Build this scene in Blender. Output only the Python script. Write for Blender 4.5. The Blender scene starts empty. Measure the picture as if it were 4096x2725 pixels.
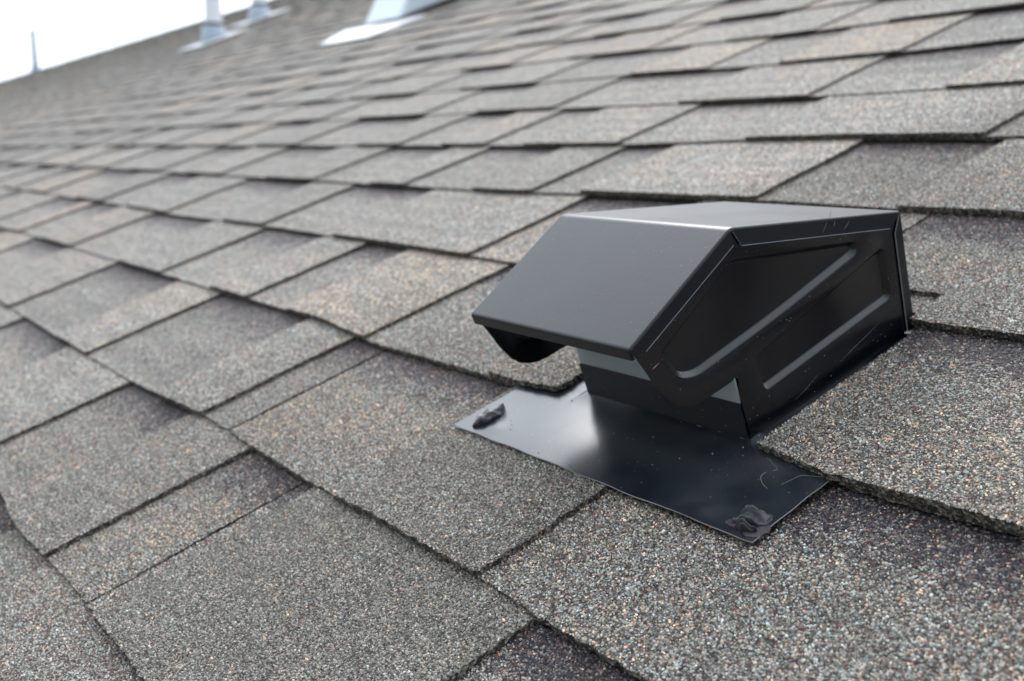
import bpy, bmesh, math, random
import numpy as np
from mathutils import Vector, Matrix
from mathutils.geometry import delaunay_2d_cdt

random.seed(7); rng = np.random.default_rng(11)
scene = bpy.context.scene
C = scene.collection

# ------------------------------------------------------------------ camera, sky, sun, exposure
# roof frame: u along the courses, v up the slope, w out of the roof; the roof is pitched by PITCH
PITCH = math.radians(21.0)
ROOF_Z = 4.2
R4 = Matrix.Translation((0, 0, ROOF_Z)) @ Matrix.Rotation(PITCH, 4, 'X')
CAM_H = 0.27436
CR = Vector((0.58224, 0.759075, -0.291209))       # camera right, down, forward in the roof frame
CD = Vector((0.14546, -0.449663, -0.881275))
CF = Vector((-0.799899, 0.470754, -0.372226))
cam = bpy.data.cameras.new('camera')
camo = bpy.data.objects.new('camera', cam); C.objects.link(camo)
m = Matrix(((CR.x, -CD.x, -CF.x, 0), (CR.y, -CD.y, -CF.y, 0), (CR.z, -CD.z, -CF.z, CAM_H), (0, 0, 0, 1)))
camo.matrix_world = R4 @ m
cam.sensor_width = 36; cam.lens = 36.976; cam.clip_start = 0.01; cam.clip_end = 2000
cam.dof.use_dof = True; cam.dof.focus_distance = 0.475; cam.dof.aperture_fstop = 9.5; cam.dof.aperture_blades = 9
scene.camera = camo

SUN_EL, SUN_AZ = math.radians(42), math.radians(-52)
SUN_DIR = (math.sin(SUN_AZ) * math.cos(SUN_EL), math.cos(SUN_AZ) * math.cos(SUN_EL), math.sin(SUN_EL))
w = bpy.data.worlds.new('World'); scene.world = w; w.use_nodes = True
nt = w.node_tree; nt.nodes.clear()
N = nt.nodes.new; K = nt.links.new
out = N('ShaderNodeOutputWorld'); bg = N('ShaderNodeBackground'); sky = N('ShaderNodeTexSky')
sky.sky_type = 'NISHITA'; sky.sun_disc = False; sky.sun_elevation = SUN_EL; sky.sun_rotation = SUN_AZ
sky.dust_density = 3.0; sky.air_density = 1.0
# cloud deck: an even overcast veil with faint soft structure over the blue
tc = N('ShaderNodeTexCoord'); nz = N('ShaderNodeTexNoise'); nz.inputs['Scale'].default_value = 2.2; nz.inputs['Detail'].default_value = 4
mp = N('ShaderNodeMapping'); mp.inputs['Scale'].default_value = (1, 1, 2.5)
cr = N('ShaderNodeValToRGB'); cr.color_ramp.elements[0].position = .3; cr.color_ramp.elements[1].position = .7
cr.color_ramp.elements[0].color = (12.4, 13.1, 14.1, 1); cr.color_ramp.elements[1].color = (14.0, 14.4, 14.9, 1)
mx = N('ShaderNodeMix'); mx.data_type = 'RGBA'; mx.inputs['Factor'].default_value = 0.93
dt = N('ShaderNodeVectorMath'); dt.operation = 'DOT_PRODUCT'; dt.inputs[1].default_value = SUN_DIR; K(tc.outputs['Generated'], dt.inputs[0])
gl = N('ShaderNodeMapRange'); gl.interpolation_type = 'SMOOTHSTEP'; gl.inputs['From Min'].default_value = 0.05; gl.inputs['From Max'].default_value = 1.0
gl.inputs['To Min'].default_value = 0.74; gl.inputs['To Max'].default_value = 1.75; K(dt.outputs['Value'], gl.inputs['Value'])
sc = N('ShaderNodeVectorMath'); sc.operation = 'SCALE'; K(cr.outputs['Color'], sc.inputs[0]); K(gl.outputs['Result'], sc.inputs['Scale'])
K(tc.outputs['Generated'], mp.inputs['Vector']); K(mp.outputs['Vector'], nz.inputs['Vector']); K(nz.outputs['Fac'], cr.inputs['Fac'])
K(sky.outputs['Color'], mx.inputs[6]); el = N('ShaderNodeSeparateXYZ'); K(tc.outputs['Generated'], el.inputs[0])     # an overcast sky is dimmer and bluer at the horizon than overhead
er = N('ShaderNodeValToRGB'); e0, e1 = er.color_ramp.elements; e0.position = 0.0; e0.color = (.66, .70, .735, 1); e1.position = .75; e1.color = (1.03, 1.06, 1.11, 1)
K(el.outputs['Z'], er.inputs['Fac']); em = N('ShaderNodeVectorMath'); em.operation = 'MULTIPLY'; K(sc.outputs['Vector'], em.inputs[0]); K(er.outputs['Color'], em.inputs[1])
K(em.outputs['Vector'], mx.inputs[7])
K(mx.outputs[2], bg.inputs['Color']); bg.inputs['Strength'].default_value = 0.1; K(bg.outputs['Background'], out.inputs['Surface'])
sun = bpy.data.lights.new('sun', 'SUN'); sun.energy = 1.2; sun.angle = math.radians(22); sun.color = (1, .96, .9)
so = bpy.data.objects.new('sun', sun); C.objects.link(so)
sd = Vector((math.sin(SUN_AZ) * math.cos(SUN_EL), math.cos(SUN_AZ) * math.cos(SUN_EL), math.sin(SUN_EL)))
so.rotation_euler = sd.to_track_quat('Z', 'Y').to_euler(); so.location = (0, 0, 20)
scene.view_settings.view_transform = 'Standard'; scene.view_settings.look = 'None'
scene.view_settings.exposure = 0.27; scene.view_settings.gamma = 1; scene.view_settings.use_curve_mapping = False

# ------------------------------------------------------------------ helpers
def link(o, parent=None):
    C.objects.link(o)
    if parent is not None: o.parent = parent
    return o
def mesh_obj(name, verts, faces, mats, parent=None, smooth=False, fmat=None):
    me = bpy.data.meshes.new(name); me.from_pydata([tuple(v) for v in verts], [], [tuple(f) for f in faces])
    for mm in (mats if isinstance(mats, (list, tuple)) else [mats]): me.materials.append(mm)
    if fmat is not None: me.polygons.foreach_set('material_index', fmat)
    if smooth: me.polygons.foreach_set('use_smooth', [True] * len(me.polygons))
    me.update(); return link(bpy.data.objects.new(name, me), parent)
def bm_obj(name, bm, mats, parent=None, smooth=False):
    bmesh.ops.recalc_face_normals(bm, faces=bm.faces)
    me = bpy.data.meshes.new(name); bm.to_mesh(me); bm.free()
    for mm in (mats if isinstance(mats, (list, tuple)) else [mats]): me.materials.append(mm)
    if smooth: me.polygons.foreach_set('use_smooth', [True] * len(me.polygons))
    return link(bpy.data.objects.new(name, me), parent)
def thing(name, p, label, cat, group=None, upright=False):
    o = bpy.data.objects.new(name, None); C.objects.link(o)
    o.location = R4 @ Vector(p)
    if not upright: o.rotation_euler = (PITCH, 0, 0)
    o['label'] = label; o['category'] = cat
    if group: o['group'] = group
    o.empty_display_size = .05
    return o
def newmat(name):
    mm = bpy.data.materials.new(name); mm.use_nodes = True
    t = mm.node_tree; b = t.nodes['Principled BSDF']; return mm, t, b
class G:            # tiny node helper
    def __init__(s, t): s.t = t
    def n(s, ty, **kw):
        x = s.t.nodes.new(ty)
        for k, v in kw.items(): setattr(x, k, v)
        return x
    def l(s, a, b): s.t.links.new(a, b)
    def math(s, op, a, b=None, c=None, clamp=False):
        x = s.n('ShaderNodeMath', operation=op); x.use_clamp = clamp
        for i, q in enumerate((a, b, c)):
            if q is None: continue
            if isinstance(q, (int, float)): x.inputs[i].default_value = q
            else: s.l(q, x.inputs[i])
        return x.outputs[0]
    def mix(s, f, a, b):
        x = s.n('ShaderNodeMix', data_type='RGBA')
        for i, q in ((0, f), (6, a), (7, b)):
            if isinstance(q, (int, float)): x.inputs[i].default_value = q
            elif isinstance(q, tuple): x.inputs[i].default_value = q
            else: s.l(q, x.inputs[i])
        return x.outputs[2]
    def mixf(s, f, a, b):
        x = s.n('ShaderNodeMix', data_type='FLOAT')
        for i, q in ((0, f), (2, a), (3, b)):
            if isinstance(q, (int, float)): x.inputs[i].default_value = q
            else: s.l(q, x.inputs[i])
        return x.outputs[0]
    def ramp(s, f, stops, const=True):
        x = s.n('ShaderNodeValToRGB'); r = x.color_ramp; r.interpolation = 'CONSTANT' if const else 'LINEAR'
        while len(r.elements) < len(stops): r.elements.new(0.5)
        for e, (p, c) in zip(r.elements, stops): e.position = p; e.color = (*c, 1)
        s.l(f, x.inputs[0]); return x.outputs[0]
    def noise(s, vec, scale, detail=2, rough=.5, dim='3D', wv=None):
        x = s.n('ShaderNodeTexNoise'); x.noise_dimensions = dim
        x.inputs['Scale'].default_value = scale; x.inputs['Detail'].default_value = detail; x.inputs['Roughness'].default_value = rough
        s.l(vec, x.inputs['Vector'])
        if wv is not None: s.l(wv, x.inputs['W'])
        return x.outputs['Fac'], x.outputs['Color']
    def attr(s, name):
        x = s.n('ShaderNodeAttribute'); x.attribute_name = name; return x.outputs['Fac']

GREY = [(0.00, (.08, .08, .075)), (.07, (.15, .148, .138)), (.25, (.21, .206, .19)), (.50, (.27, .262, .24)), (.72, (.34, .33, .30)), (.90, (.37, .41, .41)), (.955, (.64, .47, .34)), (.98, (.12, .05, .045))]
BLUE = [(0.00, (.10, .095, .09)), (.09, (.165, .16, .148)), (.28, (.25, .24, .222)), (.48, (.41, .385, .35)), (.63, (.38, .44, .44)), (.79, (.54, .59, .58)), (.85, (.64, .47, .34)), (.89, (.17, .075, .065)), (.97, (.055, .055, .07))]
TAN = [(0.00, (.09, .09, .085)), (.08, (.165, .165, .155)), (.26, (.225, .225, .21)), (.46, (.32, .31, .28)), (.60, (.36, .41, .40)), (.69, (.45, .38, .30)), (.77, (.78, .57, .39)), (.965, (.15, .07, .06))]
DARK = [(0.00, (.030, .030, .042)), (.26, (.055, .053, .075)), (.48, (.10, .055, .058)), (.58, (.14, .10, .095)), (.66, (.14, .14, .135)), (.85, (.24, .24, .23)), (.955, (.60, .43, .30))]

def shingle_material():
    mm, t, b = newmat('asphalt_granules'); g = G(t)
    tc = g.n('ShaderNodeTexCoord').outputs['Object']
    dn = g.noise(tc, 900, 1)[1]
    vm = g.n('ShaderNodeVectorMath', operation='MULTIPLY_ADD'); g.l(dn, vm.inputs[0]); vm.inputs[1].default_value = (.0009,) * 3; g.l(tc, vm.inputs[2])
    vo = g.n('ShaderNodeTexVoronoi'); vo.inputs['Scale'].default_value = 690; g.l(vm.outputs[0], vo.inputs['Vector'])
    sp = g.n('ShaderNodeSeparateColor'); g.l(vo.outputs['Color'], sp.inputs[0])
    isg = g.attr('isg')
    r1 = g.mixf(isg, sp.outputs[0], g.attr('gr1')); r2 = g.mixf(isg, sp.outputs[1], g.attr('gr2')); r3 = g.mixf(isg, sp.outputs[2], g.math('FRACT', g.math('MULTIPLY', g.attr('gr1'), 37.7)))
    tone = g.attr('tone')
    n1 = g.noise(tc, 16, 3, .6, '4D', tone)[0]
    n2 = g.noise(tc, 5, 2, .5, '4D', tone)[0]
    x = g.math('ADD', tone, g.math('MULTIPLY', g.math('SUBTRACT', n1, .5), 2.6))
    x = g.math('ADD', x, g.math('MULTIPLY', g.math('SUBTRACT', r2, .5), .9))
    fB = g.math('GREATER_THAN', x, .5); fC = g.math('GREATER_THAN', x, 1.45)
    col = g.mix(fB, g.ramp(r1, GREY), g.ramp(r1, BLUE)); col = g.mix(fC, col, g.ramp(r1, TAN))
    # dark shadow band printed with dark granules on the exposed lower layer, ragged towards the butt
    sv = g.attr('sv'); base = g.attr('base')
    e = g.math('ADD', sv, g.math('MULTIPLY', g.math('SUBTRACT', g.noise(tc, 70, 5, .7)[0], .5), .50))
    e = g.math('ADD', e, g.math('MULTIPLY', g.math('SUBTRACT', n2, .5), .18))
    e = g.math('ADD', e, g.math('MULTIPLY', g.math('SUBTRACT', r2, .5), .22))
    fD = g.math('MULTIPLY', g.math('GREATER_THAN', e, .77), base)
    col = g.mix(fD, col, g.ramp(r1, DARK))
    # per-granule brightness and broad weathering
    br = g.math('ADD', .48, g.math('MULTIPLY', r3, 1.12))
    br = g.math('MULTIPLY', br, g.math('ADD', .82, g.math('MULTIPLY', n2, .36)))
    stain = g.noise(tc, 28, 4, .65)[0]
    st = g.math('MULTIPLY', g.math('SUBTRACT', stain, .62, clamp=True), 3.0, clamp=True)
    br = g.math('MULTIPLY', br, g.math('SUBTRACT', 1.0, g.math('MULTIPLY', st, .55)))
    # bare asphalt between granules
    d = vo.outputs['Distance']
    gap = g.math('MULTIPLY', g.math('SUBTRACT', d, .46, clamp=True), 5.0, clamp=True)
    gap = g.math('MULTIPLY', gap, g.math('SUBTRACT', 1.0, isg))
    br = g.math('MULTIPLY', br, g.math('SUBTRACT', 1.0, g.math('MULTIPLY', gap, .82)))
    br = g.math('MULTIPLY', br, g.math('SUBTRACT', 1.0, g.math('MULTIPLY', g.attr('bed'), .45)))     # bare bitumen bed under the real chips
    hs = g.n('ShaderNodeVectorMath', operation='SCALE'); g.l(col, hs.inputs[0]); g.l(br, hs.inputs[3])
    tn_ = g.n('ShaderNodeVectorMath', operation='MULTIPLY'); g.l(hs.outputs[0], tn_.inputs[0]); tn_.inputs[1].default_value = (1.065, 1.01, .95); g.l(tn_.outputs[0], b.inputs['Base Color'])
    b.inputs['Roughness'].default_value = .75; b.inputs['Specular IOR Level'].default_value = .4
    h = g.math('SUBTRACT', 1.0, g.math('MULTIPLY', d, d)); h = g.math('ADD', h, g.math('MULTIPLY', r3, .5))
    bp = g.n('ShaderNodeBump'); bp.inputs['Distance'].default_value = .0010; g.l(h, bp.inputs['Height'])
    g.l(g.math('SUBTRACT', .9, g.math('MULTIPLY', isg, .75)), bp.inputs['Strength']); g.l(bp.outputs[0], b.inputs['Normal'])
    return mm
def edge_material():
    mm, t, b = newmat('asphalt_cut_edge'); g = G(t)
    tc = g.n('ShaderNodeTexCoord').outputs['Object']
    vo = g.n('ShaderNodeTexVoronoi'); vo.inputs['Scale'].default_value = 800; g.l(tc, vo.inputs['Vector'])
    sp = g.n('ShaderNodeSeparateColor'); g.l(vo.outputs['Color'], sp.inputs[0])
    c = g.ramp(sp.outputs[0], [(0, (.012, .011, .012)), (.30, (.030, .026, .022)), (.50, (.075, .062, .048)), (.70, (.14, .122, .10)), (.88, (.24, .215, .18))])
    g.l(c, b.inputs['Base Color']); b.inputs['Roughness'].default_value = .85
    bp = g.n('ShaderNodeBump'); bp.inputs['Distance'].default_value = .0006; g.l(vo.outputs['Distance'], bp.inputs['Height']); g.l(bp.outputs[0], b.inputs['Normal'])
    return mm
def paint(name, base, rough, ior=1.5, coat=0.0, speck=1.0, bumpd=0.0, dust=0.0):
    mm, t, b = newmat(name); g = G(t)
    tc = g.n('ShaderNodeTexCoord').outputs['Object']
    vo = g.n('ShaderNodeTexVoronoi'); vo.inputs['Scale'].default_value = 560; g.l(tc, vo.inputs['Vector'])
    sp = g.n('ShaderNodeSeparateColor'); g.l(vo.outputs['Color'], sp.inputs[0])
    n = g.noise(tc, 35, 3)[0]
    thr = g.math('SUBTRACT', .84, g.math('MULTIPLY', n, .20))
    on = g.math('GREATER_THAN', sp.outputs[0], thr); dot = g.math('LESS_THAN', vo.outputs['Distance'], g.math('MULTIPLY', sp.outputs[1], .11))
    f = g.math('MULTIPLY', g.math('MULTIPLY', on, dot), speck)
    c = g.mix(f, base, (.50, .48, .44, 1))
    sm = g.noise(tc, 18, 4, .6)[0]
    c = g.mix(g.math('MULTIPLY', g.math('SUBTRACT', sm, .45, clamp=True), dust), c, (.30, .28, .25, 1))
    g.l(c, b.inputs['Base Color'])
    r = g.math('ADD', rough - .05, g.math('MULTIPLY', sm, .20)); r = g.math('ADD', r, g.math('MULTIPLY', f, .3)); g.l(r, b.inputs['Roughness'])
    b.inputs['Coat Weight'].default_value = coat; b.inputs['IOR'].default_value = ior
    if bumpd:
        bp = g.n('ShaderNodeBump'); bp.inputs['Distance'].default_value = bumpd; bp.inputs['Strength'].default_value = .4
        g.l(g.noise(tc, 260, 3, .6)[0], bp.inputs['Height']); g.l(bp.outputs[0], b.inputs['Normal'])
    return mm
def plain(name, c, rough=.5, metal=0, ns=40, amt=.25, bump=0):
    mm, t, b = newmat(name); g = G(t); tc = g.n('ShaderNodeTexCoord').outputs['Object']
    n = g.noise(tc, ns, 4, .6)[0]
    g.l(g.mix(n, tuple(x * (1 - amt) for x in c) + (1,), tuple(min(1, x * (1 + amt)) for x in c) + (1,)), b.inputs['Base Color'])
    b.inputs['Roughness'].default_value = rough; b.inputs['Metallic'].default_value = metal
    if bump:
        bp = g.n('ShaderNodeBump'); bp.inputs['Distance'].default_value = bump; g.l(n, bp.inputs['Height']); g.l(bp.outputs[0], b.inputs['Normal'])
    return mm
M_SH = shingle_material(); M_ED = edge_material()
M_CAP = paint('matte_black_paint', (.0030, .0038, .007, 1), 0.29, 1.46, speck=.5, bumpd=.00014, dust=.02)
M_SIDE = paint('black_enamel', (.0025, .003, .005, 1), .20, 1.52, speck=1.0, bumpd=.00003)
M_FLG = paint('black_flashing_enamel', (.005, .009, .015, 1), .19, 1.72, speck=1.0, bumpd=.00004, dust=.22)
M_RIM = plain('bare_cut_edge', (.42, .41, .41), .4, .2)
M_PALE_EDGE = plain('pale_flange_edge', (.30, .33, .37), .4, .2)
M_GALV = plain('galvanised_steel', (.36, .41, .43), .42, .35, 90, .12)
M_INNER = plain('dark_sheet_inside', (.010, .010, .011), .6)
M_RUST = plain('rusty_seam', (.10, .062, .04), .6, 0, 160, .5, .0002)
M_TAR = plain('black_sealant', (.022, .020, .026), .36, 0, 300, .5, .0006)
M_SMEAR = plain('smeared_sealant', (.040, .034, .036), .45, 0, 500, .6, .0003)
M_SCR = plain('scratch_pale', (.34, .20, .17), .6)
M_SCRL = plain('scratch_grey', (.28, .29, .31), .5)
M_PVC = plain('white_pvc', (.76, .77, .81), .4, 0, 8, .04)
M_BOOT = plain('pale_blue_flashing', (.30, .36, .42), .45, .2, 12, .12)
M_WFL = plain('white_painted_flashing', (.80, .81, .83), .38, 0, 10, .03)
M_WHV = plain('pale_painted_metal', (.62, .69, .75), .4, 0, 10, .05)
M_RUB = plain('dark_rubber', (.03, .035, .045), .6)
M_DECK = plain('roof_deck', (.02, .018, .016), .9)
M_GRASS = plain('ground_grass', (.06, .075, .04), .95, 0, 1.5, .35)
M_FIB = plain('dry_fibre', (.42, .36, .30), .7)

# ------------------------------------------------------------------ ground and roof deck
gr = mesh_obj('ground', [(-900, -900, 0), (900, -900, 0), (900, 900, 0), (-900, 900, 0)], [(0, 1, 2, 3)], M_GRASS); gr['kind'] = 'structure'
E_, V0 = 0.143, 0.16859
RIDGE = [(-27, 3.07), (-21.585, 4.08), (-16.45, 5.04), (-12.887, 5.85), (-9.2, 6.6), (1.6, 6.6)]
def ridge_v(u): return float(np.interp(u, [p[0] for p in RIDGE], [p[1] for p in RIDGE]))
poly = RIDGE + [(1.6, -1.6), (-27, -1.6)]
vs = [(u, v, -.014) for u, v in poly] + [(u, v, -.16) for u, v in poly]; k = len(poly)
roof = mesh_obj('roof', vs, [tuple(range(k))[::-1], tuple(range(k, 2 * k))] + [(i, (i + 1) % k, (i + 1) % k + k, i + k) for i in range(k)], M_DECK)
roof.location = (0, 0, ROOF_Z); roof.rotation_euler = (PITCH, 0, 0); roof['kind'] = 'structure'

# ------------------------------------------------------------------ shingles
# measured waviness of the butt lines: course -> (u, offset from the nominal line)
WAVE = {-1: [(-.794, 0), (-.719, -.0029), (-.65, .0004), (-.569, .0026), (-.467, .0036)],
 0: [(-1.492, -.0066), (-.914, -.0075), (-.748, -.0006), (-.687, -.0017), (-.56, -.0041), (-.485, -.0017), (-.38, -.0015), (-.338, -.0041), (-.262, -.0034)],
 1: [(-2.2, -.0094), (-1.874, -.0059), (-1.2, -.0053), (-.835, -.0024), (-.714, -.0118), (-.529, -.0086), (-.489, -.004), (-.335, -.0015), (-.289, -.0076), (-.198, -.0051)],
 2: [(-2.966, -.005), (-1.887, -.0062), (-1.583, -.0117), (-1.251, -.0049), (-.975, -.0055), (-.337, -.0079)],
 3: [(-2.286, -.0033), (-1.676, -.0079), (-1.373, -.0081), (-.902, -.0095), (-.779, -.0027), (-.568, .0014), (-.442, -.0024)],
 4: [(-2.707, -.0027), (-2.12, -.0087), (-1.079, -.0167), (-.868, -.0148), (-.7, -.0033), (-.578, .0013), (-.434, -.0008)],
 5: [(-2.339, -.0134), (-1.737, -.0198), (-1.264, -.0177), (-.899, -.0209), (-.695, -.0203), (-.506, -.0111)],
 6: [(-1.439, -.0268), (-1.13, -.0225), (-.902, -.0314), (-.731, -.0246), (-.586, -.0079)],
 7: [(-1.0, -.031), (-.8, -.0196), (-.66, -.0138)]}
NEAR_MAX_DEPTH = 3.6
def butt(n, u):
    if n in WAVE:
        a = WAVE[n]; off = float(np.interp(u, [p[0] for p in a], [p[1] for p in a]))
    elif n > 7: off = -.024 + .004 * math.sin(n * 2.3) + .003 * math.sin(u * 1.3 + n * 1.7)
    else: off = .002 * math.sin(u * 3 + n)
    return V0 + n * E_ + off
# measured cuts: right edge of each raised tab, and where the next raised tab begins
CUTS = {-2: [(-1.2, -1.05), (-.85, -.737), (-.30, -.20)],
 -1: [(-1.70, -1.52), (-1.36, -1.129), (-.921, -.772), (-.659, -.556), (-.339, -.205)],
 0: [(-1.926, -1.705), (-1.440, -1.188), (-1.06, -.847), (-.7525, -.53), (-.3825, -.10)],
 1: [(-2.05, -1.88), (-1.685, -1.426), (-1.255, -1.089), (-.987, -.896), (-.729, -.56)],
 2: [(-2.48, -2.2), (-2.02, -1.85), (-1.63, -1.393), (-1.262, -1.062), (-.789, -.64), (-.420, -.335)],
 3: [(-2.1, -1.93), (-1.76, -1.56), (-1.39, -1.219), (-1.131, -.979), (-.872, -.798), (-.580, -.449)],
 4: [(-2.1, -1.92), (-1.736, -1.50), (-1.371, -1.25), (-1.145, -1.056), (-.885, -.71), (-.466, -.33)],
 5: [(-1.9, -1.74), (-1.52, -1.36), (-1.17, -.924), (-.734, -.58)],
 6: [(-1.75, -1.6), (-1.386, -1.157), (-1.005, -.88), (-.718, -.55)]}
TONES = {(-1, -.921): 1.0, (-1, -.659): 1.05, (-1, -.339): -.1, (-2, -.85): 1.7, (-2, -.30): 1.0, (0, -.7525): 1.0, (0, -.3825): .35, (0, -1.06): 1.3, (0, -1.44): 1.2,
         (1, -.729): 1.7, (1, -.987): 1.1, (2, -.789): 1.0, (2, -.420): 1.35, (3, -.58): 1.1, (4, -.466): .9, (5, -.734): 1.2, (6, -.718): 1.6}

def depth(u, v, w=0): return (Vector((u, v, w - CAM_H))).dot(CF)
def scr(u, v, w=0):
    q = Vector((u, v, w - CAM_H)); z = q.dot(CF)
    if z < .02: return None
    f = 36.976 / 36 * 4096
    return q.dot(CR) / z * f + 2048, q.dot(CD) / z * f + 1362.5, z
def wob(seed, t, amp):
    return amp * (math.sin(t * 411 + seed * 1.7) * .5 + math.sin(t * 1130 + seed * 3.1) * .35 + random.uniform(-.6, .6))
def drift(seed, t, amp): return amp * (math.sin(t * 31 + seed) * .6 + math.sin(t * 77 + seed * 2.2) * .4)

class Piece:
    """one flat piece of shingle: ragged outline, a plane from the butt to above the next butt, thickness below"""
    def __init__(s, n, ua, ub, kind, tone, cuts=(0, 0), v_lo=None, v_hi=None):
        s.n, s.ua, s.ub, s.kind, s.tone = n, ua, ub, kind, tone
        s.wb, s.wt = (.0043, -.0014) if kind == 'tab' else (.0008, -.0050)
        s.th = .0034 if depth((ua + ub) / 2, V0 + n * E_) < .8 else .0031; s.v_lo, s.v_hi = v_lo, v_hi
        if n >= 5: s.wb, s.wt, s.th = ((.0036, -.0012) if kind == 'tab' else (.0010, -.0038)) + (.0025,)
        s.lift = random.uniform(-.0004, .0006); s.depth = depth((ua + ub) / 2, butt(n, (ua + ub) / 2) + E_ / 2)
        s.slope = random.uniform(-.002, .002)
    def vb(s, u):
        v = butt(s.n, u) if s.v_lo is None else s.v_lo
        return v + (.0016 if s.kind == 'base' else 0)
    def height(s, u, v):
        t = (v - butt(s.n, u)) / E_
        return s.wb + (s.wt - s.wb) * t + s.lift * (1 - t)
    def outline(s):
        dm = max(.25, s.depth); st = .0035 if dm < .8 else (.007 if dm < 1.5 else (.02 if dm < NEAR_MAX_DEPTH else .2))
        amp = .0008 if dm < .9 else (.0008 if dm < 1.5 else .0004)
        sd = s.n * 13.7 + s.ua * 91
        nu = max(2, int((s.ub - s.ua) / st)); ext = .018
        top = lambda u: min((butt(s.n + 1, u) + ext) if s.v_hi is None else s.v_hi, ridge_v(u) + .01)
        pts = []
        for i in range(nu + 1):
            u = s.ua + (s.ub - s.ua) * i / nu; pts.append((u, s.vb(u) + wob(sd, u, amp) + drift(sd, u, .0007)))
        rc = .004 if (s.n == 1 and abs(s.ub + .4885) < .001) else .0012
        pts[0] = (pts[0][0], pts[0][1] + .0010); pts[-1] = (pts[-1][0] - .0, pts[-1][1] + rc)
        va, vb_ = s.vb(s.ub), top(s.ub); nv = max(1, int((vb_ - va) / st))
        for i in range(1, nv + 1):
            v = va + (vb_ - va) * i / nv
            if i == 1 and nv > 3: continue
            pts.append((s.ub + wob(sd + 5, v, amp) + drift(sd + 5, v, .0012) , v))
        va, vb_ = s.vb(s.ua), top(s.ua)
        for i in range(nv, 0, -1):
            v = va + (vb_ - va) * i / nv; pts.append((s.ua + wob(sd + 9, v, amp) + drift(sd + 9, v, .0012), v))
        return pts
    def build(s):
        P = s.outline(); k = len(P)
        top = [(u, v, s.height(u, v)) for u, v in P]
        bot = [(u, v, z - s.th) for u, v, z in top]
        V = np.array(top + bot + top, dtype=np.float32)        # third copy carries the rim so the top stays crisp
        F = [tuple(range(k))] + [(2 * k + (i + 1) % k, 2 * k + i, k + i, k + (i + 1) % k) for i in range(k)]
        sv = np.array([(v - butt(s.n, u)) / E_ for u, v in P] * 3, dtype=np.float32)
        return V, F, [0] + [1] * k, sv

def granules(pc, lo_depth=.92):
    """real mineral granules for the close part of a piece: small angular chips bedded in the top face"""
    pitch = .00118
    u0, u1 = pc.ua, pc.ub; v0, v1 = min(pc.vb(u0), pc.vb(u1)) - .002, butt(pc.n + 1, u0) + .006
    if pc.v_hi is not None: v1 = min(v1, pc.v_hi)
    U, Vv = np.meshgrid(np.arange(u0 + .0006, u1 - .0004, pitch), np.arange(v0, v1, pitch))
    U = U.ravel() + rng.uniform(-.55, .55, U.size) * pitch; Vv = Vv.ravel() + rng.uniform(-.55, .55, Vv.size) * pitch
    us = np.linspace(u0, u1, 24); bb = np.interp(U, us, [pc.vb(x) for x in us]); bn = np.interp(U, us, [butt(pc.n, x) for x in us])
    nx = np.interp(U, us, [butt(pc.n + 1, x) for x in us])
    W = pc.wb + (pc.wt - pc.wb) * (Vv - bn) / E_ + pc.lift * (1 - (Vv - bn) / E_)
    q = np.stack([U, Vv, W - CAM_H], 1); z = q @ np.array(CF)
    f = 36.976 / 36 * 4096
    x = q @ np.array(CR) / z * f; y = q @ np.array(CD) / z * f
    keep = (z > .2) & (np.abs(x) < 2250) & (np.abs(y) < 1560) & (Vv > bb + .0003) & (Vv < nx + .003) & (z < lo_depth - rng.uniform(0, .22, z.size))
    # under the vent body and the flashing nothing shows
    hid = (U > -.5225) & (U < -.288) & (Vv > .252) & (pc.n <= 0)
    keep &= ~hid
    U, Vv, W = U[keep], Vv[keep], W[keep]; n = U.size
    if n == 0: return None
    r = (.00040 + .00042 * rng.random(n) ** 1.5); r[rng.random(n) < .09] *= 1.32
    ang = rng.random(n) * 6.283; asp = rng.uniform(.62, 1.0, n); hz = r * rng.uniform(.5, 1.05, n)
    a5 = np.arange(5) * 2 * math.pi / 5; a3 = np.arange(3) * 2 * math.pi / 3 + .3
    ring = np.concatenate([np.stack([np.cos(a5), np.sin(a5), np.full(5, -.35)], 1), np.stack([.6 * np.cos(a3), .6 * np.sin(a3), np.full(3, 1.0)], 1)])
    P = np.repeat(ring[None], n, 0); P[:, :, :2] *= rng.uniform(.75, 1.2, (n, 8, 1)); P[:, 5:, 2] *= rng.uniform(.45, 1.15, (n, 3))
    px = P[:, :, 0] * r[:, None]; py = P[:, :, 1] * (r * asp)[:, None]; pz = P[:, :, 2] * hz[:, None]
    ca, sa = np.cos(ang)[:, None], np.sin(ang)[:, None]
    X = px * ca - py * sa + U[:, None]; Y = px * sa + py * ca + Vv[:, None]; Z = pz + W[:, None]
    V = np.stack([X, Y, Z], 2).reshape(-1, 3)
    tri = np.array([(0, 1, 5), (1, 6, 5), (1, 2, 6), (2, 3, 6), (3, 7, 6), (3, 4, 7), (4, 5, 7), (4, 0, 5), (5, 6, 7)])
    T = (tri[None] + (np.arange(n) * 8)[:, None, None]).reshape(-1, 3)
    sv = np.repeat((Vv - np.interp(U, us, [butt(pc.n, t) for t in us])) / E_, 8)
    return V, T, sv, np.repeat(rng.random(n), 8), np.repeat(rng.random(n), 8)

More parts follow.
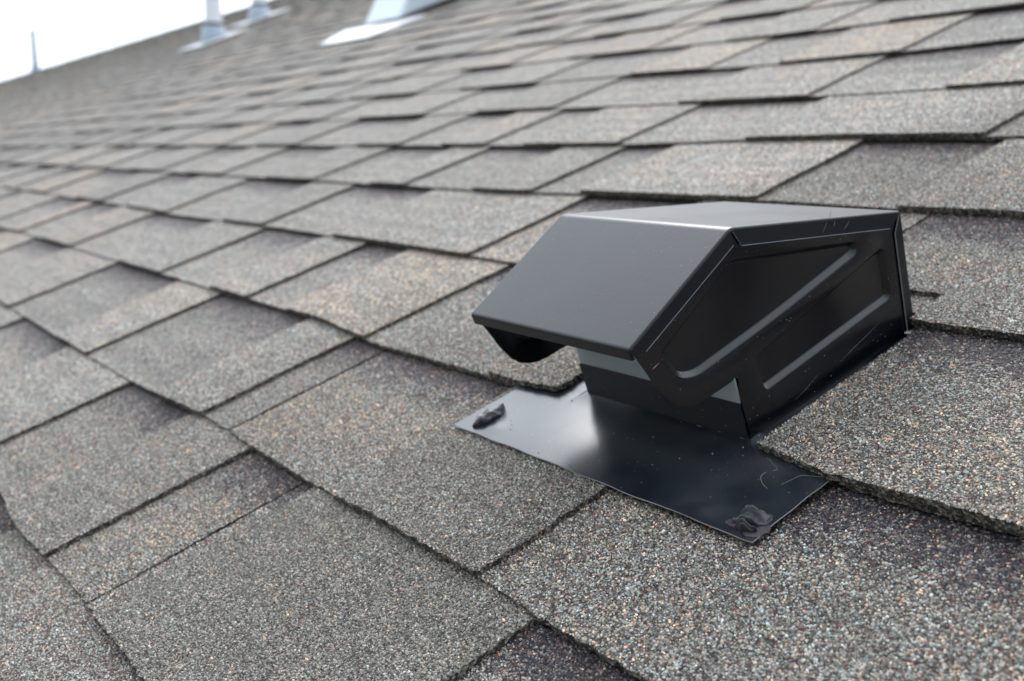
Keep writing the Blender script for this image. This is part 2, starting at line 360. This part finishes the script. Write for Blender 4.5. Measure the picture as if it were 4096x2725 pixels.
def make_shingle_mesh(name, pieces, parent, gran=False):
    VV, li, ls, mi, sv, tn, bs, g1, g2, ig, bd = [], [], [], [], [], [], [], [], [], [], []; off = 0
    for pc in pieces:
        V, F, fm, s_ = pc.build()
        VV.append(V); n = len(V)
        for f_ in F: li.extend(x + off for x in f_); ls.append(len(f_))
        mi += fm; sv.append(s_); tn.append(np.full(n, pc.tone)); bs.append(np.full(n, 1.0 if (pc.kind == 'base' or pc.n in (1, 2) and pc.ua > -.43) else 0.0))
        for a in (g1, g2, ig): a.append(np.zeros(n))
        z_ = (V - np.array([0, 0, CAM_H], dtype=np.float32)) @ np.array(CF, dtype=np.float32)
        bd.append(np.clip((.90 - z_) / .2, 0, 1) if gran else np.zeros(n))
        off += n
    li = np.array(li, dtype=np.int32); ls = np.array(ls, dtype=np.int32); mi = np.array(mi, dtype=np.int32)
    if gran:
        for pc in pieces:
            r = granules(pc)
            if r is None: continue
            V, T, s_, a, b_ = r; n = len(V)
            VV.append(V.astype(np.float32)); li = np.concatenate([li, (T + off).ravel().astype(np.int32)]); ls = np.concatenate([ls, np.full(len(T), 3, np.int32)])
            mi = np.concatenate([mi, np.zeros(len(T), np.int32)]); sv.append(s_); tn.append(np.full(n, pc.tone)); bs.append(np.full(n, 1.0 if (pc.kind == 'base' or pc.n in (1, 2) and pc.ua > -.43) else 0.0))
            g1.append(a); g2.append(b_); ig.append(np.ones(n)); bd.append(np.zeros(n)); off += n
    V = np.concatenate(VV).astype(np.float32)
    me = bpy.data.meshes.new(name); me.vertices.add(len(V)); me.vertices.foreach_set('co', V.ravel())
    me.loops.add(len(li)); me.loops.foreach_set('vertex_index', li); me.polygons.add(len(ls))
    st = np.concatenate([[0], np.cumsum(ls)[:-1]]).astype(np.int32); me.polygons.foreach_set('loop_start', st)
    me.polygons.foreach_set('material_index', mi)
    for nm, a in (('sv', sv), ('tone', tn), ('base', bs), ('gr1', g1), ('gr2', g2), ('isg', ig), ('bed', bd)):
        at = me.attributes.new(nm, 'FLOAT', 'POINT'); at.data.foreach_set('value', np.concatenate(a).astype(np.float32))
    me.materials.append(M_SH); me.materials.append(M_ED); me.update(calc_edges=True); me.validate()
    me.polygons.foreach_set('use_smooth', np.zeros(len(ls), dtype=bool))
    return link(bpy.data.objects.new(name, me), parent)

tabs, bases = [], []
NC = int((6.7 - V0) / E_) + 1
for n in range(-10, NC):
    # raised tabs
    cuts = sorted(CUTS.get(n, []))
    u = cuts[0][0] if cuts else -.55 + random.uniform(-.3, .3)
    left = []
    while u > -27:
        e = u - random.uniform(.27, .46); left.append((e, e + random.uniform(.09, .23))); u = e
        if left[-1][1] > u + .36: left[-1] = (u, u + .12)
    right = []; u = cuts[-1][0] if cuts else left[0][0]
    prev_end = cuts[-1][1] if cuts else left[0][1]
    while u < 1.5:
        u += random.uniform(.3, .46); right.append((u, u + random.uniform(.09, .2)))
    allc = sorted(left + cuts + right)
    for (r0, s0), (r1, s1) in zip(allc[:-1], allc[1:]):
        ua, ub = max(s0, r0 + .03), r1
        if ub - ua < .04: ua = ub - .05
        if V0 + n * E_ > ridge_v((ua + ub) / 2) - .10: continue
        tone = TONES.get((n, r1), random.choice((0.2, .6, .9, 1.1, 1.3, 1.6)) + random.uniform(-.2, .2))
        if n == 1 and ub > -.62 and ua < -.30: continue
        if n == 2 and ub > -.60 and ua < -.33: continue
        tabs.append(Piece(n, ua, ub, 'tab', tone))
    # continuous lower layer, about a metre a piece
    js = {-1: -.5755, 0: -.7005}.get(n, -.35 + .31 * ((n * 5) % 3) + random.uniform(-.05, .05))
    js_all = [js + .98 * i for i in range(-28, 4)]
    for a, b_ in zip(js_all[:-1], js_all[1:]):
        if b_ < -27 or a > 1.5: continue
        if V0 + n * E_ > ridge_v((a + b_) / 2) - .10: continue
        t = random.uniform(.3, 1.5); jw = {-1: .0017, 0: .0025}.get(n, .0006)
        segs = [(a + jw, b_ - jw)]
        cutw = (-.525, -.285) if n == 1 else ((-.500, -.3395) if n == 2 else None)
        if cutw:
            o = []
            for p, q in segs:
                if q < cutw[0] or p > cutw[1]: o.append((p, q)); continue
                if p < cutw[0]: o.append((p, cutw[0]))
                if q > cutw[1]: o.append((cutw[1], q))
            segs = o
        for p, q in segs:
            if n == -1 and abs(q + .5755) < .01: t = 1.25
            if n == 0 and p < -.25 < q: t = 1.2
            if q - p > .02: bases.append(Piece(n, p, q, 'base', t))
# pieces fitted round the vent
P = Piece(1, -.56, -.4885, 'tab', 1.25); P.lift = .0006; tabs.append(P)
P = Piece(1, -.334, -.02, 'tab', 1.35); P.lift = .0003; tabs.append(P)
P = Piece(2, -.3395, -.06, 'tab', 1.0, v_hi=.4815); P.lift = 0; tabs.append(P)
P = Piece(2, -.4205, -.06, 'tab', 1.0, v_lo=.4815); P.lift = 0; tabs.append(P)
P = Piece(2, -.64, -.500, 'tab', 1.0); tabs.append(P)
P = Piece(2, -.500, -.4225, 'tab', 1.0, v_lo=.482); P.lift = .0025; tabs.append(P)
bases.append(Piece(2, -.499, -.3405, 'base', 1.0, v_lo=.459))

def on_screen(p):
    for uu in (p.ua, (p.ua + p.ub) / 2, p.ub):
        for vv in (0, .5, 1):
            s = scr(uu, butt(p.n, uu) + vv * E_)
            if s and -60 < s[0] < 4160 and -60 < s[1] < 2785: return True
    return False
def rank(ps, m):
    vis = sorted([p for p in ps if on_screen(p) and p.depth > .1 and p.depth < 4.2], key=lambda p: p.depth)[:m]; s = set(map(id, vis))
    return vis, [p for p in ps if id(p) not in s]
near_b, far_b = rank(bases, 100)
near_t, far_t = rank(tabs, 285)
parents = []
for p in near_b:
    o = make_shingle_mesh('shingle', [p], roof, gran=p.depth < 1.3); parents.append((p, o))
lone = []
for p in near_t:
    um = (p.ua + p.ub) / 2; par = None
    cand = [(abs((q.ua + q.ub) / 2 - um), o) for q, o in parents if q.n == p.n]
    if cand: par = min(cand, key=lambda c: c[0])[1]
    if par is None: lone.append(p); continue
    make_shingle_mesh('tab', [p], par, gran=p.depth < 1.3)
o = make_shingle_mesh('shingle_field', far_b + far_t + lone, roof); o['kind'] = 'stuff'
# ridge caps
rc_v, rc_f = [], []
for i in range(260):
    u = -27 + i * .11
    if u > 1.4: break
    v = ridge_v(u); du = .14; k = len(rc_v); z = .012 + .006 * random.random()
    v2 = ridge_v(u + du)
    rc_v += [(u, v - .13, -.004), (u + du, v2 - .13, .002), (u + du, v2 + .02, z + .008), (u, v + .02, z), (u + du, v2 - .13, -.008), (u, v - .13, -.010), (u, v + .05, -.02), (u + du, v2 + .05, -.02)]
    rc_f += [(k, k + 1, k + 2, k + 3), (k, k + 5, k + 4, k + 1), (k + 1, k + 4, k + 7, k + 2), (k + 3, k + 2, k + 7, k + 6), (k, k + 3, k + 6, k + 5)]
o = mesh_obj('ridge_cap', rc_v, rc_f, M_SH, roof); o['kind'] = 'stuff'

# ------------------------------------------------------------------ the black roof vent
UL, UR = -.468, -.3425
VO = Vector((-.405, .314, .001))
vent = thing('roof_vent', VO, 'black metal roof vent with slanted hood and embossed side on a black flashing plate', 'roof vent')
def L(u, v, w): return (u - VO.x, v - VO.y, w - VO.z)
def offset_poly(P, d):
    n = len(P); out_ = []
    area = sum(P[i][0] * P[(i + 1) % n][1] - P[(i + 1) % n][0] * P[i][1] for i in range(n)); sg = 1 if area > 0 else -1
    for i in range(n):
        a, b_, c = Vector(P[i - 1]), Vector(P[i]), Vector(P[(i + 1) % n])
        e1 = (b_ - a).normalized(); e2 = (c - b_).normalized()
        n1 = Vector((-e1.y, e1.x)) * sg; n2 = Vector((-e2.y, e2.x)) * sg
        mdir = (n1 + n2); mdir = mdir / max(mdir.length_squared / 2, .3)
        out_.append(tuple(b_ + mdir * d))
    return out_
def rounded(P, r, seg=5):
    n = len(P); out_ = []
    for i in range(n):
        rr = r[i] if isinstance(r, (list, tuple)) else r
        a, b_, c = Vector(P[i - 1]), Vector(P[i]), Vector(P[(i + 1) % n])
        if rr <= 0: out_.append(tuple(b_)); continue
        d1 = (a - b_).normalized(); d2 = (c - b_).normalized()
        l_ = min(rr, (a - b_).length * .45, (c - b_).length * .45)
        p, q = b_ + d1 * l_, b_ + d2 * l_
        for s_ in range(seg + 1):
            t = s_ / seg; out_.append(tuple(p * (1 - t) ** 2 + b_ * 2 * t * (1 - t) + q * t * t))
    return out_
def densify(P, st):
    o = []
    for i in range(len(P)):
        a, b_ = Vector(P[i]), Vector(P[(i + 1) % len(P)]); k_ = max(1, int((b_ - a).length / st))
        o += [tuple(a.lerp(b_, j / k_)) for j in range(k_)]
    return o
SIDE = [(.3328, .1068), (.2585, .0815), (.2592, .0775), (.2625, .0690), (.2665, .0570), (.2712, .0475), (.2755, .0425), (.2810, .0392), (.2870, .0372), (.2940, .0365), (.3030, .0364), (.3115, .0362), (.3140, .0371), (.3158, .0362), (.3160, .034), (.3152, .030), (.3146, .020), (.3150, .010), (.3155, -.004), (.4528, -.004), (.4562, .0630)]
EMB1 = rounded([(.3300, .0935), *[(.4140 + .0045 * math.cos(math.radians(a_)), .0605 + .0045 * math.sin(math.radians(a_))) for a_ in (72, 48, 24, 0, -24, -48, -72)], (.3490, .0515), (.2910, .0498), (.2800, .0545), (.2735, .0715)], [.003] + [0] * 7 + [.02, .006, .006, .004], 5)
EMB2 = rounded([(.4395, .0515), (.4385, .0205), (.3315, .0195), (.3300, .0405)], .004, 5)
def side_panel(u, sgn, name):
    loops = [densify(SIDE, .004)]; prof = [(0, 0), (.0004, .0002), (.0008, .0006), (.0023, .0022), (.0027, .0026), (.0031, .0027)]
    for Eb in (EMB1, EMB2):
        for off, dz in prof: loops.append(densify(offset_poly(Eb, off), .004) if off == 0 else offset_poly(densify(Eb, .004), off))
    pts, ed, dep = [], [], []
    zs = [0] + [d for _ in range(2) for _, d in prof]
    for lp, dz in zip(loops, zs):
        k_ = len(pts); pts += [Vector(p) for p in lp]; dep += [dz] * len(lp); ed += [(k_ + i, k_ + (i + 1) % len(lp)) for i in range(len(lp))]
    res = delaunay_2d_cdt(pts, ed, [], 1, 1e-7)
    vs_, fs_, orig = res[0], res[2], res[3]
    V = []
    for p, og in zip(vs_, orig):
        d_ = max((dep[i] for i in og), default=0); V.append(L(u - sgn * d_, p.x, p.y))
    F = [f if sgn > 0 else f[::-1] for f in fs_]
    ob = mesh_obj(name, V, F, [M_SIDE, M_INNER, M_RIM], vent, smooth=True)
    so_ = ob.modifiers.new('s', 'SOLIDIFY'); so_.thickness = .0006; so_.offset = -1
    es = ob.modifiers.new('e', 'EDGE_SPLIT'); es.split_angle = math.radians(48)
    return ob
side_panel(UR, 1, 'side_panel'); side_panel(UL, -1, 'side_panel')
# hood sheet with rounded bends and folded side flanges
HL, HR = UL - .0012, UR + .0012
PR = [(.4531, -.004), (.4571, .0642), (.3328, .1082), (.2562, .0824), (.2568, .0765)]
def arc_open(P, radii, seg=6):
    o = [P[0]]
    for i in range(1, len(P) - 1):
        a, b_, c = Vector(P[i - 1]), Vector(P[i]), Vector(P[i + 1]); d1, d2 = (a - b_).normalized(), (c - b_).normalized(); r_ = radii[i - 1]
        p, q = b_ + d1 * r_, b_ + d2 * r_
        for s_ in range(seg + 1):
            t = s_ / seg; o.append(tuple(p * (1 - t) ** 2 + b_ * 2 * t * (1 - t) + q * t * t))
    o.append(P[-1]); return o
prof = arc_open(PR, [.0022, .0030, .0018])
nrm = []
for i in range(len(prof)):
    a, b_ = Vector(prof[max(0, i - 1)]), Vector(prof[min(len(prof) - 1, i + 1)]); d = (b_ - a).normalized()
    n_ = Vector((-d.y, d.x)); n_ = -n_ if (Vector((.36, .05)) - Vector(prof[i])).dot(n_) < 0 else n_
    nrm.append(n_)                                              # points inward
RB = .0013
colsu = [(HL, RB)] + [(HL + RB * (1 - math.cos(t)), RB * (1 - math.sin(t))) for t in [math.pi / 2 * i / 5 for i in range(1, 6)]]
colsu = colsu + [(HL + RB + (HR - HL - 2 * RB) * i / 10, 0) for i in range(1, 10)] + [(HL + HR - u_, d_) for u_, d_ in colsu[::-1]]
V, F = [], []
for (v_, w_), n_ in zip(prof, nrm):
    for u_, d_ in colsu: V.append(L(u_, v_ + n_.x * d_, w_ + n_.y * d_))
nc = len(colsu)
for i in range(len(prof) - 1):
    for j in range(nc - 1): k_ = i * nc + j; F.append((k_, k_ + 1, k_ + nc + 1, k_ + nc))
for sgn, u in ((-1, HL), (1, HR)):
    for k_ in range(3):
        a, b_ = Vector(PR[k_]), Vector(PR[k_ + 1]); d = (b_ - a).normalized(); n_ = Vector((-d.y, d.x))
        if (Vector((.36, .05)) - a).dot(n_) < 0: n_ = -n_
        a, b_ = a + n_ * RB + d * (.0008 if k_ else 0), b_ + n_ * RB - d * .0008
        wd = (.0060, .0078, .0066)[k_]; ca, cb = ((0, .010), (.0085, .0068), (.0030, .0060))[k_]
        q = [a, b_, b_ - d * cb + n_ * wd, a + d * ca + n_ * wd]; k0 = len(V)
        out_l = (.0001, .0001, .0012) [2 if False else 0]
        V += [L(u, *q[0]), L(u, *q[1]), L(u + sgn * .0002, *q[2]), L(u + sgn * .0002, *q[3])]
        F.append((k0, k0 + 1, k0 + 2, k0 + 3))
bm = bmesh.new(); bvs = [bm.verts.new(p) for p in V]
for f_ in F: bm.faces.new([bvs[i] for i in f_])
bm.normal_update(); ctr = Vector((0, .045, .045))
flip = [f_ for f_ in bm.faces if f_.normal.dot(f_.calc_center_median() - ctr) < 0]
if flip: bmesh.ops.reverse_faces(bm, faces=flip)
me = bpy.data.meshes.new('hood'); bm.to_mesh(me); bm.free()
for mm in (M_CAP, M_INNER, M_RIM): me.materials.append(mm)
hood = link(bpy.data.objects.new('hood', me), vent)
hood.data.polygons.foreach_set('use_smooth', [True] * len(hood.data.polygons))
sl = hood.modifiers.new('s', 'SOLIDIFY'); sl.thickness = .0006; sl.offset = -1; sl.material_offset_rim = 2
es = hood.modifiers.new('e', 'EDGE_SPLIT'); es.split_angle = math.radians(40)
wn = hood.modifiers.new('w', 'WEIGHTED_NORMAL'); wn.keep_sharp = True
# thin pale ribbons laid along the lower edges of the right-hand folded flanges
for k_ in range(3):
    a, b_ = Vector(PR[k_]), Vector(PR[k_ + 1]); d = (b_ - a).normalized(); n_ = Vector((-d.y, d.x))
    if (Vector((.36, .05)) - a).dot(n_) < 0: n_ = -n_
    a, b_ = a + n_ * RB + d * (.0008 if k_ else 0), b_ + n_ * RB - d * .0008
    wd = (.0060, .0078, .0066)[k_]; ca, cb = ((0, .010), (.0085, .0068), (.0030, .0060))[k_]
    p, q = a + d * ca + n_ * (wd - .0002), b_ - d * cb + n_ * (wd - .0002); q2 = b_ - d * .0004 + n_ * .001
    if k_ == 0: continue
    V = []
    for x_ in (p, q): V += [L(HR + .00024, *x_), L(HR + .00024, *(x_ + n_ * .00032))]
    mesh_obj('pale_edge', V, [(0, 1, 3, 2)], M_PALE_EDGE, vent)
# throat: black lower band and the galvanised collar above it
TV = .3136
def quadbox(name, P8, mat, parent=vent):
    return mesh_obj(name, [L(*p) for p in P8], [(0, 1, 2, 3), (7, 6, 5, 4), (0, 4, 5, 1), (1, 5, 6, 2), (2, 6, 7, 3), (3, 7, 4, 0)], mat, parent)
def boxp(u0, u1, v0, v1, w0, w1): return [(u0, v0, w0), (u1, v0, w0), (u1, v0, w1), (u0, v0, w1), (u0, v1, w0), (u1, v1, w0), (u1, v1, w1), (u0, v1, w1)]
quadbox('throat', boxp(UL + .0002, UR - .0007, TV, TV + .0012, -.003, .0222), M_SIDE)
quadbox('collar', boxp(UL + .0012, UR - .0010, TV + .0006, TV + .0016, .0216, .0475), M_GALV)
quadbox('inner_wall', boxp(UL + .004, UR - .004, .36, .362, -.002, .085), M_INNER)
# seam bead along the foot of the throat
bv_, bf_ = [], []; NS = 60
for i in range(NS + 1):
    u = UL + (UR - UL) * i / NS; rr = .0011 + .0004 * math.sin(i * .9) + .0003 * random.random()
    for a in range(5):
        th = math.pi * a / 4; bv_.append(L(u, TV - .0004 - rr * math.cos(th) * .9 + .0004, .0013 + rr * math.sin(th) * .7 - .0006))
for i in range(NS):
    for a in range(4): k_ = i * 5 + a; bf_.append((k_, k_ + 5, k_ + 6, k_ + 1))
mesh_obj('seam', bv_, bf_, M_RUST, vent, smooth=True)
# flashing plate
FU0, FU1, FV0, FV1 = -.5222, -.2868, .2495, .47
DENTS = [(-.4930, .2585, .0085, .0008), (-.3265, .2580, .010, .0016), (-.3040, .2625, .018, -.0013), (-.4300, .275, .035, .0006), (-.355, .275, .03, -.0007), (-.50, .285, .02, -.0005), (-.465, .262, .03, .0005)]
def fl_z(u, v):
    t = min(1, max(0, (v - FV0) / (.312 - FV0))); z = .0031 * (1 - t) + .0006 * t - .062 * max(0, v - .330)
    for a, b_, r_, h_ in DENTS: z += h_ * math.exp(-((u - a) ** 2 + (v - b_) ** 2) / r_ ** 2)
    if v < .322: z += .0013 * math.exp(-max(0, TV - v) / .005) * (1 if UL - .002 < u < UR + .002 else 0)
    z -= .0012 * max(0, (u - FU1 + .010) / .010) * max(0, (FV0 + .010 - v) / .010)
    return z
us = np.linspace(FU0, FU1, 100); vs2 = np.concatenate([np.linspace(FV0, .33, 46), [.36, .40, FV1]])
vv, ff = [], []
for j, v in enumerate(vs2):
    for i, u in enumerate(us):
        uu, v_ = u, v
        if j == 0: v_ = v + .0003 * math.sin(u * 160) + (.0013 * max(0, (u - FU1 + .010) / .010) ** 2) + .0014 * max(0, (FU0 + .006 - u) / .006) ** 2
        if i == len(us) - 1: uu = u + .0002 * math.sin(v * 300)
        vv.append(L(uu, v_, fl_z(u, v)))
W_ = len(us)
for j in range(len(vs2) - 1):
    for i in range(W_ - 1): k_ = j * W_ + i; ff.append((k_, k_ + 1, k_ + W_ + 1, k_ + W_))
fl = mesh_obj('flashing', vv, ff, [M_FLG, M_RIM], vent, smooth=True)
sl = fl.modifiers.new('s', 'SOLIDIFY'); sl.thickness = .0006; sl.offset = -1; sl.material_offset_rim = 1
es = fl.modifiers.new('e', 'EDGE_SPLIT'); es.split_angle = math.radians(40)
# sealant dabs over the nail heads
def dab(u, v, su, sv_, rot, seed):
    bm = bmesh.new(); bmesh.ops.create_icosphere(bm, subdivisions=4, radius=1)
    rr = random.Random(seed); ph = [rr.uniform(0, 6.3) for _ in range(8)]
    for vt in bm.verts:
        x, y, z = vt.co
        k_ = 1 + .16 * math.sin(3 * x + ph[0]) * math.cos(2.6 * y + ph[1]) + .10 * math.sin(6 * y + ph[2] + 3 * x) + .06 * math.sin(11 * x + ph[3]) * math.sin(9 * y + ph[4])
        h_ = .0044 * max(0, z) ** .6 * (1 + .35 * math.sin(4 * x + ph[5]) + .25 * math.sin(7 * y + ph[6] + 2 * x)) * k_
        X, Y = x * su * k_, y * sv_ * k_
        c_, s_ = math.cos(rot), math.sin(rot); U_, V_ = u + X * c_ - Y * s_, v + X * s_ + Y * c_
        vt.co = L(U_, V_, fl_z(U_, V_) + h_ - (.0012 if z < 0 else 0))
    ob = bm_obj('sealant_dab', bm, M_TAR, vent, smooth=True); return ob
def smear(u, v, r_, seed):
    rr = random.Random(seed); V = [L(u, v, fl_z(u, v) + .00045)]; F = []; n = 40; a0 = rr.uniform(0, 6)
    for ring, h_ in ((.6, .0004), (1.0, .00008)):
        for i in range(n):
            t = i * 2 * math.pi / n; k_ = r_ * ring * (1 + .16 * math.sin(3 * t + a0) + .10 * math.sin(5 * t + 2 * a0) + rr.uniform(-.05, .05))
            U_, V_ = u + k_ * math.cos(t), v + k_ * .72 * math.sin(t); V.append(L(U_, V_, fl_z(U_, V_) + h_))
    for i in range(n): j = (i + 1) % n; F += [(0, 1 + i, 1 + j), (1 + i, n + 1 + i, n + 1 + j, 1 + j)]
    mesh_obj('sealant_smear', V, F, M_SMEAR, vent, smooth=True)
smear(-.2955, .2603, .0108, 5); smear(-.5060, .2640, .0072, 6)
dab(-.5060, .2660, .0056, .0108, .12, 3); dab(-.2965, .2622, .0088, .0052, .25, 8)
dab(-.2945, .2553, .0050, .0016, .3, 12)
# scratches in the paint
def ribbon(name, pts, wd, mat, nrm, parent=vent):
    V, F = [], []; nrm = Vector(nrm)
    for i, p in enumerate(pts):
        a, b_ = Vector(pts[max(0, i - 1)]), Vector(pts[min(len(pts) - 1, i + 1)])
        s_ = (b_ - a).cross(nrm).normalized() * wd * (0.25 if i in (0, len(pts) - 1) else 1) / 2
        V += [L(*(Vector(p) + s_)), L(*(Vector(p) - s_))]
    for i in range(len(pts) - 1): F.append((2 * i, 2 * i + 1, 2 * i + 3, 2 * i + 2))
    return mesh_obj(name, V, F, mat, parent)
us_ = UR + .00006
ribbon('scratch', [(us_, .2668, .0668), (us_, .2690, .0672), (us_, .2715, .0676)], .0006, M_SCR, (1, 0, 0))
ribbon('scratch', [(us_, .2735, .0682), (us_, .2741, .0684)], .0006, M_SCR, (1, 0, 0))
ribbon('scratch', [(us_, .405, .0875), (us_, .402, .0835), (us_, .3995, .0790)], .00035, M_SCRL, (1, 0, 0))
ribbon('scratch', [(us_, .425, .012), (us_, .412, .010), (us_, .400, .0085), (us_, .388, .0065)], .00016, M_SCRL, (1, 0, 0))
ribbon('scratch', [(us_, .372, .009), (us_, .360, .006), (us_, .350, .0045)], .00015, M_SCRL, (1, 0, 0))
fr = HR + .0003
for a, b_ in (((.398, .0835), (.3925, .0788)), ((.404, .0815), (.4015, .0785)), ((.415, .0768), (.409, .0738))):
    ribbon('scratch', [(fr, *a), (fr, (a[0] + b_[0]) / 2 + .0004, (a[1] + b_[1]) / 2), (fr, *b_)], .00022, M_SCRL, (1, 0, 0))
def roofpt(v): return .1082 + (v - .3328) * (.0642 - .1082) / (.4571 - .3328) + .00016
for u0, u1, v in ((-.372, -.362, .40), (-.405, -.397, .412), (-.380, -.374, .43)):
    ribbon('scratch', [(u0, v, roofpt(v)), ((u0 + u1) / 2, v + .0006, roofpt(v + .0006)), (u1, v - .0003, roofpt(v - .0003))], .0011, M_SCR, (0, .33, .94))

# loose granules and fibres lying on the flashing
VV, FF = [], []
for (u, v, r_) in ((-.489, .2700, .0006), (-.4835, .2665, .0005), (-.4795, .2625, .0007), (-.4505, .2790, .0004), (-.352, .2965, .0010), (-.3645, .2855, .0008), (-.3415, .3075, .0009), (-.337, .302, .0007), (-.3925, .2945, .0007), (-.373, .2745, .0007), (-.440, .2525, .0008), (-.414, .2530, .0008), (-.4715, .3035, .0012), (-.342, .285, .0005), (-.312, .275, .0004), (-.325, .266, .0004)):
    k_ = len(VV); ang = random.random() * 6; r_ *= .55
    for a in range(5): VV.append(L(u + r_ * math.cos(ang + a * 1.257) * random.uniform(.7, 1.1), v + r_ * math.sin(ang + a * 1.257) * random.uniform(.7, 1.1), fl_z(u, v) + .0001))
    for a in range(3): VV.append(L(u + .6 * r_ * math.cos(ang + a * 2.09), v + .6 * r_ * math.sin(ang + a * 2.09), fl_z(u, v) + .0001 + r_ * random.uniform(.7, 1.1)))
    FF += [tuple(k_ + x for x in f_) for f_ in ((0, 1, 5), (1, 6, 5), (1, 2, 6), (2, 3, 6), (3, 7, 6), (3, 4, 7), (4, 5, 7), (4, 0, 5), (5, 6, 7))]
lg = mesh_obj('loose_granules', VV, FF, plain('loose_grit', (.32, .27, .21), .8, 0, 900, .6))
lg.location = R4 @ VO; lg.rotation_euler = (PITCH, 0, 0); lg['kind'] = 'stuff'; lg['label'] = 'loose tan and dark grit grains scattered on the black flashing plate'
def fibre(pts, r_, label):
    P_ = [Vector(p) for p in pts]; fine = []
    for i in range(len(P_) - 1):
        a, b_, c_, d_ = P_[max(0, i - 1)], P_[i], P_[i + 1], P_[min(len(P_) - 1, i + 2)]
        for s_ in range(6):
            t = s_ / 6; fine.append(.5 * ((2 * b_) + (c_ - a) * t + (2 * a - 5 * b_ + 4 * c_ - d_) * t * t + (-a + 3 * b_ - 3 * c_ + d_) * t ** 3))
    fine.append(P_[-1]); V, F = [], []
    o0 = Vector((*fine[0][:2], fl_z(fine[0][0], fine[0][1])))
    for i, p in enumerate(fine):
        tg = (fine[min(i + 1, len(fine) - 1)] - fine[max(i - 1, 0)]).normalized(); sd_ = Vector((-tg.y, tg.x, 0))
        z = fl_z(p.x, p.y) + r_ + p.z
        for a in range(5):
            th = a * 1.2566; V.append(tuple(Vector((p.x, p.y, z)) + sd_ * r_ * math.cos(th) + Vector((0, 0, 1)) * r_ * math.sin(th) - o0))
        if i: k_ = (i - 1) * 5; F += [(k_ + a, k_ + (a + 1) % 5, k_ + 5 + (a + 1) % 5, k_ + 5 + a) for a in range(5)]
    ob = mesh_obj('plant_fibre', V, F, M_FIB, smooth=True); ob.location = R4 @ o0; ob.rotation_euler = (PITCH, 0, 0)
    ob['label'] = label; ob['category'] = 'fibre'
fibre([(-.3163, .2952, .0002), (-.3160, .2925, .0008), (-.3147, .2895, .001), (-.3113, .2865, .0006), (-.3071, .2848, 0)], .00006, 'short pale hook-shaped fibre lying alone in the middle of the flashing plate')
fibre([(-.3035, .2903, 0), (-.3015, .295, .0004), (-.2997, .2995, .0006), (-.2956, .3018, .0004), (-.2885, .3043, .0002)], .00005, 'long tan fibre bending to the upper right corner of the flashing plate')
fibre([(-.3238, .3040, .001), (-.3205, .3035, .001), (-.318, .3019, .0006), (-.3136, .3, .0002), (-.3145, .2977, 0)], .00005, 'thin kinked fibre hanging from the shingle edge onto the flashing plate')

# ------------------------------------------------------------------ white hooded vent further up the slope
WO = Vector((-3.50, 1.97, .004))
wv = thing('roof_vent', WO, 'large pale painted vent with sloping front and a white flashing plate, higher up the roof', 'roof vent')
def wq(name, V, F, mat):
    ob = mesh_obj(name, [tuple(Vector(p) - WO) for p in V], F, mat, wv); b_ = ob.modifiers.new('b', 'BEVEL'); b_.width = .008; b_.segments = 3; return ob
HX = [(0, 1, 2, 3), (7, 6, 5, 4), (0, 4, 5, 1), (1, 5, 6, 2), (2, 6, 7, 3), (3, 7, 4, 0)]
wq('flashing', [(-3.54, 1.71, .004), (-3.17, 1.70, .004), (-3.25, 1.99, -.004), (-3.86, 1.99, -.004), (-3.54, 1.71, .009), (-3.17, 1.70, .009), (-3.25, 1.99, .002), (-3.86, 1.99, .002)], [f_[::-1] for f_ in HX], M_WFL)
ub0, ub1 = -3.63, -3.37
wq('hood', [(ub0, 1.955, .012), (ub1, 1.955, .012), (ub1, 2.60, .012), (ub0, 2.60, .012), (ub0, 2.24, .26), (ub1, 2.24, .26), (ub1, 2.56, .26), (ub0, 2.56, .26)], [f_[::-1] for f_ in HX], M_WHV)

# ------------------------------------------------------------------ vent pipes
def cyl_bm(prof_, seg=28, cap=True):
    bm = bmesh.new(); rings = []
    for r_, z in prof_: rings.append([bm.verts.new((r_ * math.cos(a * 2 * math.pi / seg), r_ * math.sin(a * 2 * math.pi / seg), z)) for a in range(seg)])
    for A, B in zip(rings[:-1], rings[1:]):
        for a in range(seg): bm.faces.new((A[a], A[(a + 1) % seg], B[(a + 1) % seg], B[a]))
    return bm
def vent_pipe(p, rad, h_, fw, label, dark=False, group='plumbing vent pipes'):
    t = thing('vent_pipe', p, label, 'vent pipe', group, upright=True)
    bm = cyl_bm([(rad, -.1), (rad, h_), (rad * .86, h_), (rad * .86, h_ - .15)]); bm_obj('pipe', bm, M_PVC if not dark else M_GALV, t, True)
    bm = cyl_bm([(rad * 1.85, -.12), (rad * 1.72, -.02), (rad * 1.25, rad * 1.7), (rad * 1.12, rad * 1.8)]); bm_obj('boot', bm, M_BOOT, t, True)
    bm = cyl_bm([(rad * 1.16, rad * 1.75), (rad * 1.2, rad * 1.95), (rad * 1.02, rad * 2.15)]); bm_obj('rubber_collar', bm, M_RUB, t, True)
    bm = bmesh.new(); bmesh.ops.create_cube(bm, size=1); 
    for v in bm.verts: v.co = Matrix.Rotation(PITCH, 4, 'X') @ Vector((v.co.x * fw, v.co.y * fw * .9, v.co.z * .006 + .012))
    bm_obj('flashing', bm, M_WFL if not dark else M_RUB, t)
    return t
vent_pipe((-7.00, 2.67, 0), .056, 1.3, .40, 'nearer of the two white plastic vent pipes, standing in a pale blue boot')
vent_pipe((-8.02, 3.47, 0), .056, 1.3, .42, 'white plastic vent pipe farther back, close under the ridge behind the nearer white pipe')
vent_pipe((-18.94, 4.16, 0), .052, .68, .3, 'thin grey vent pipe standing alone at the far left end of the roof', dark=True)
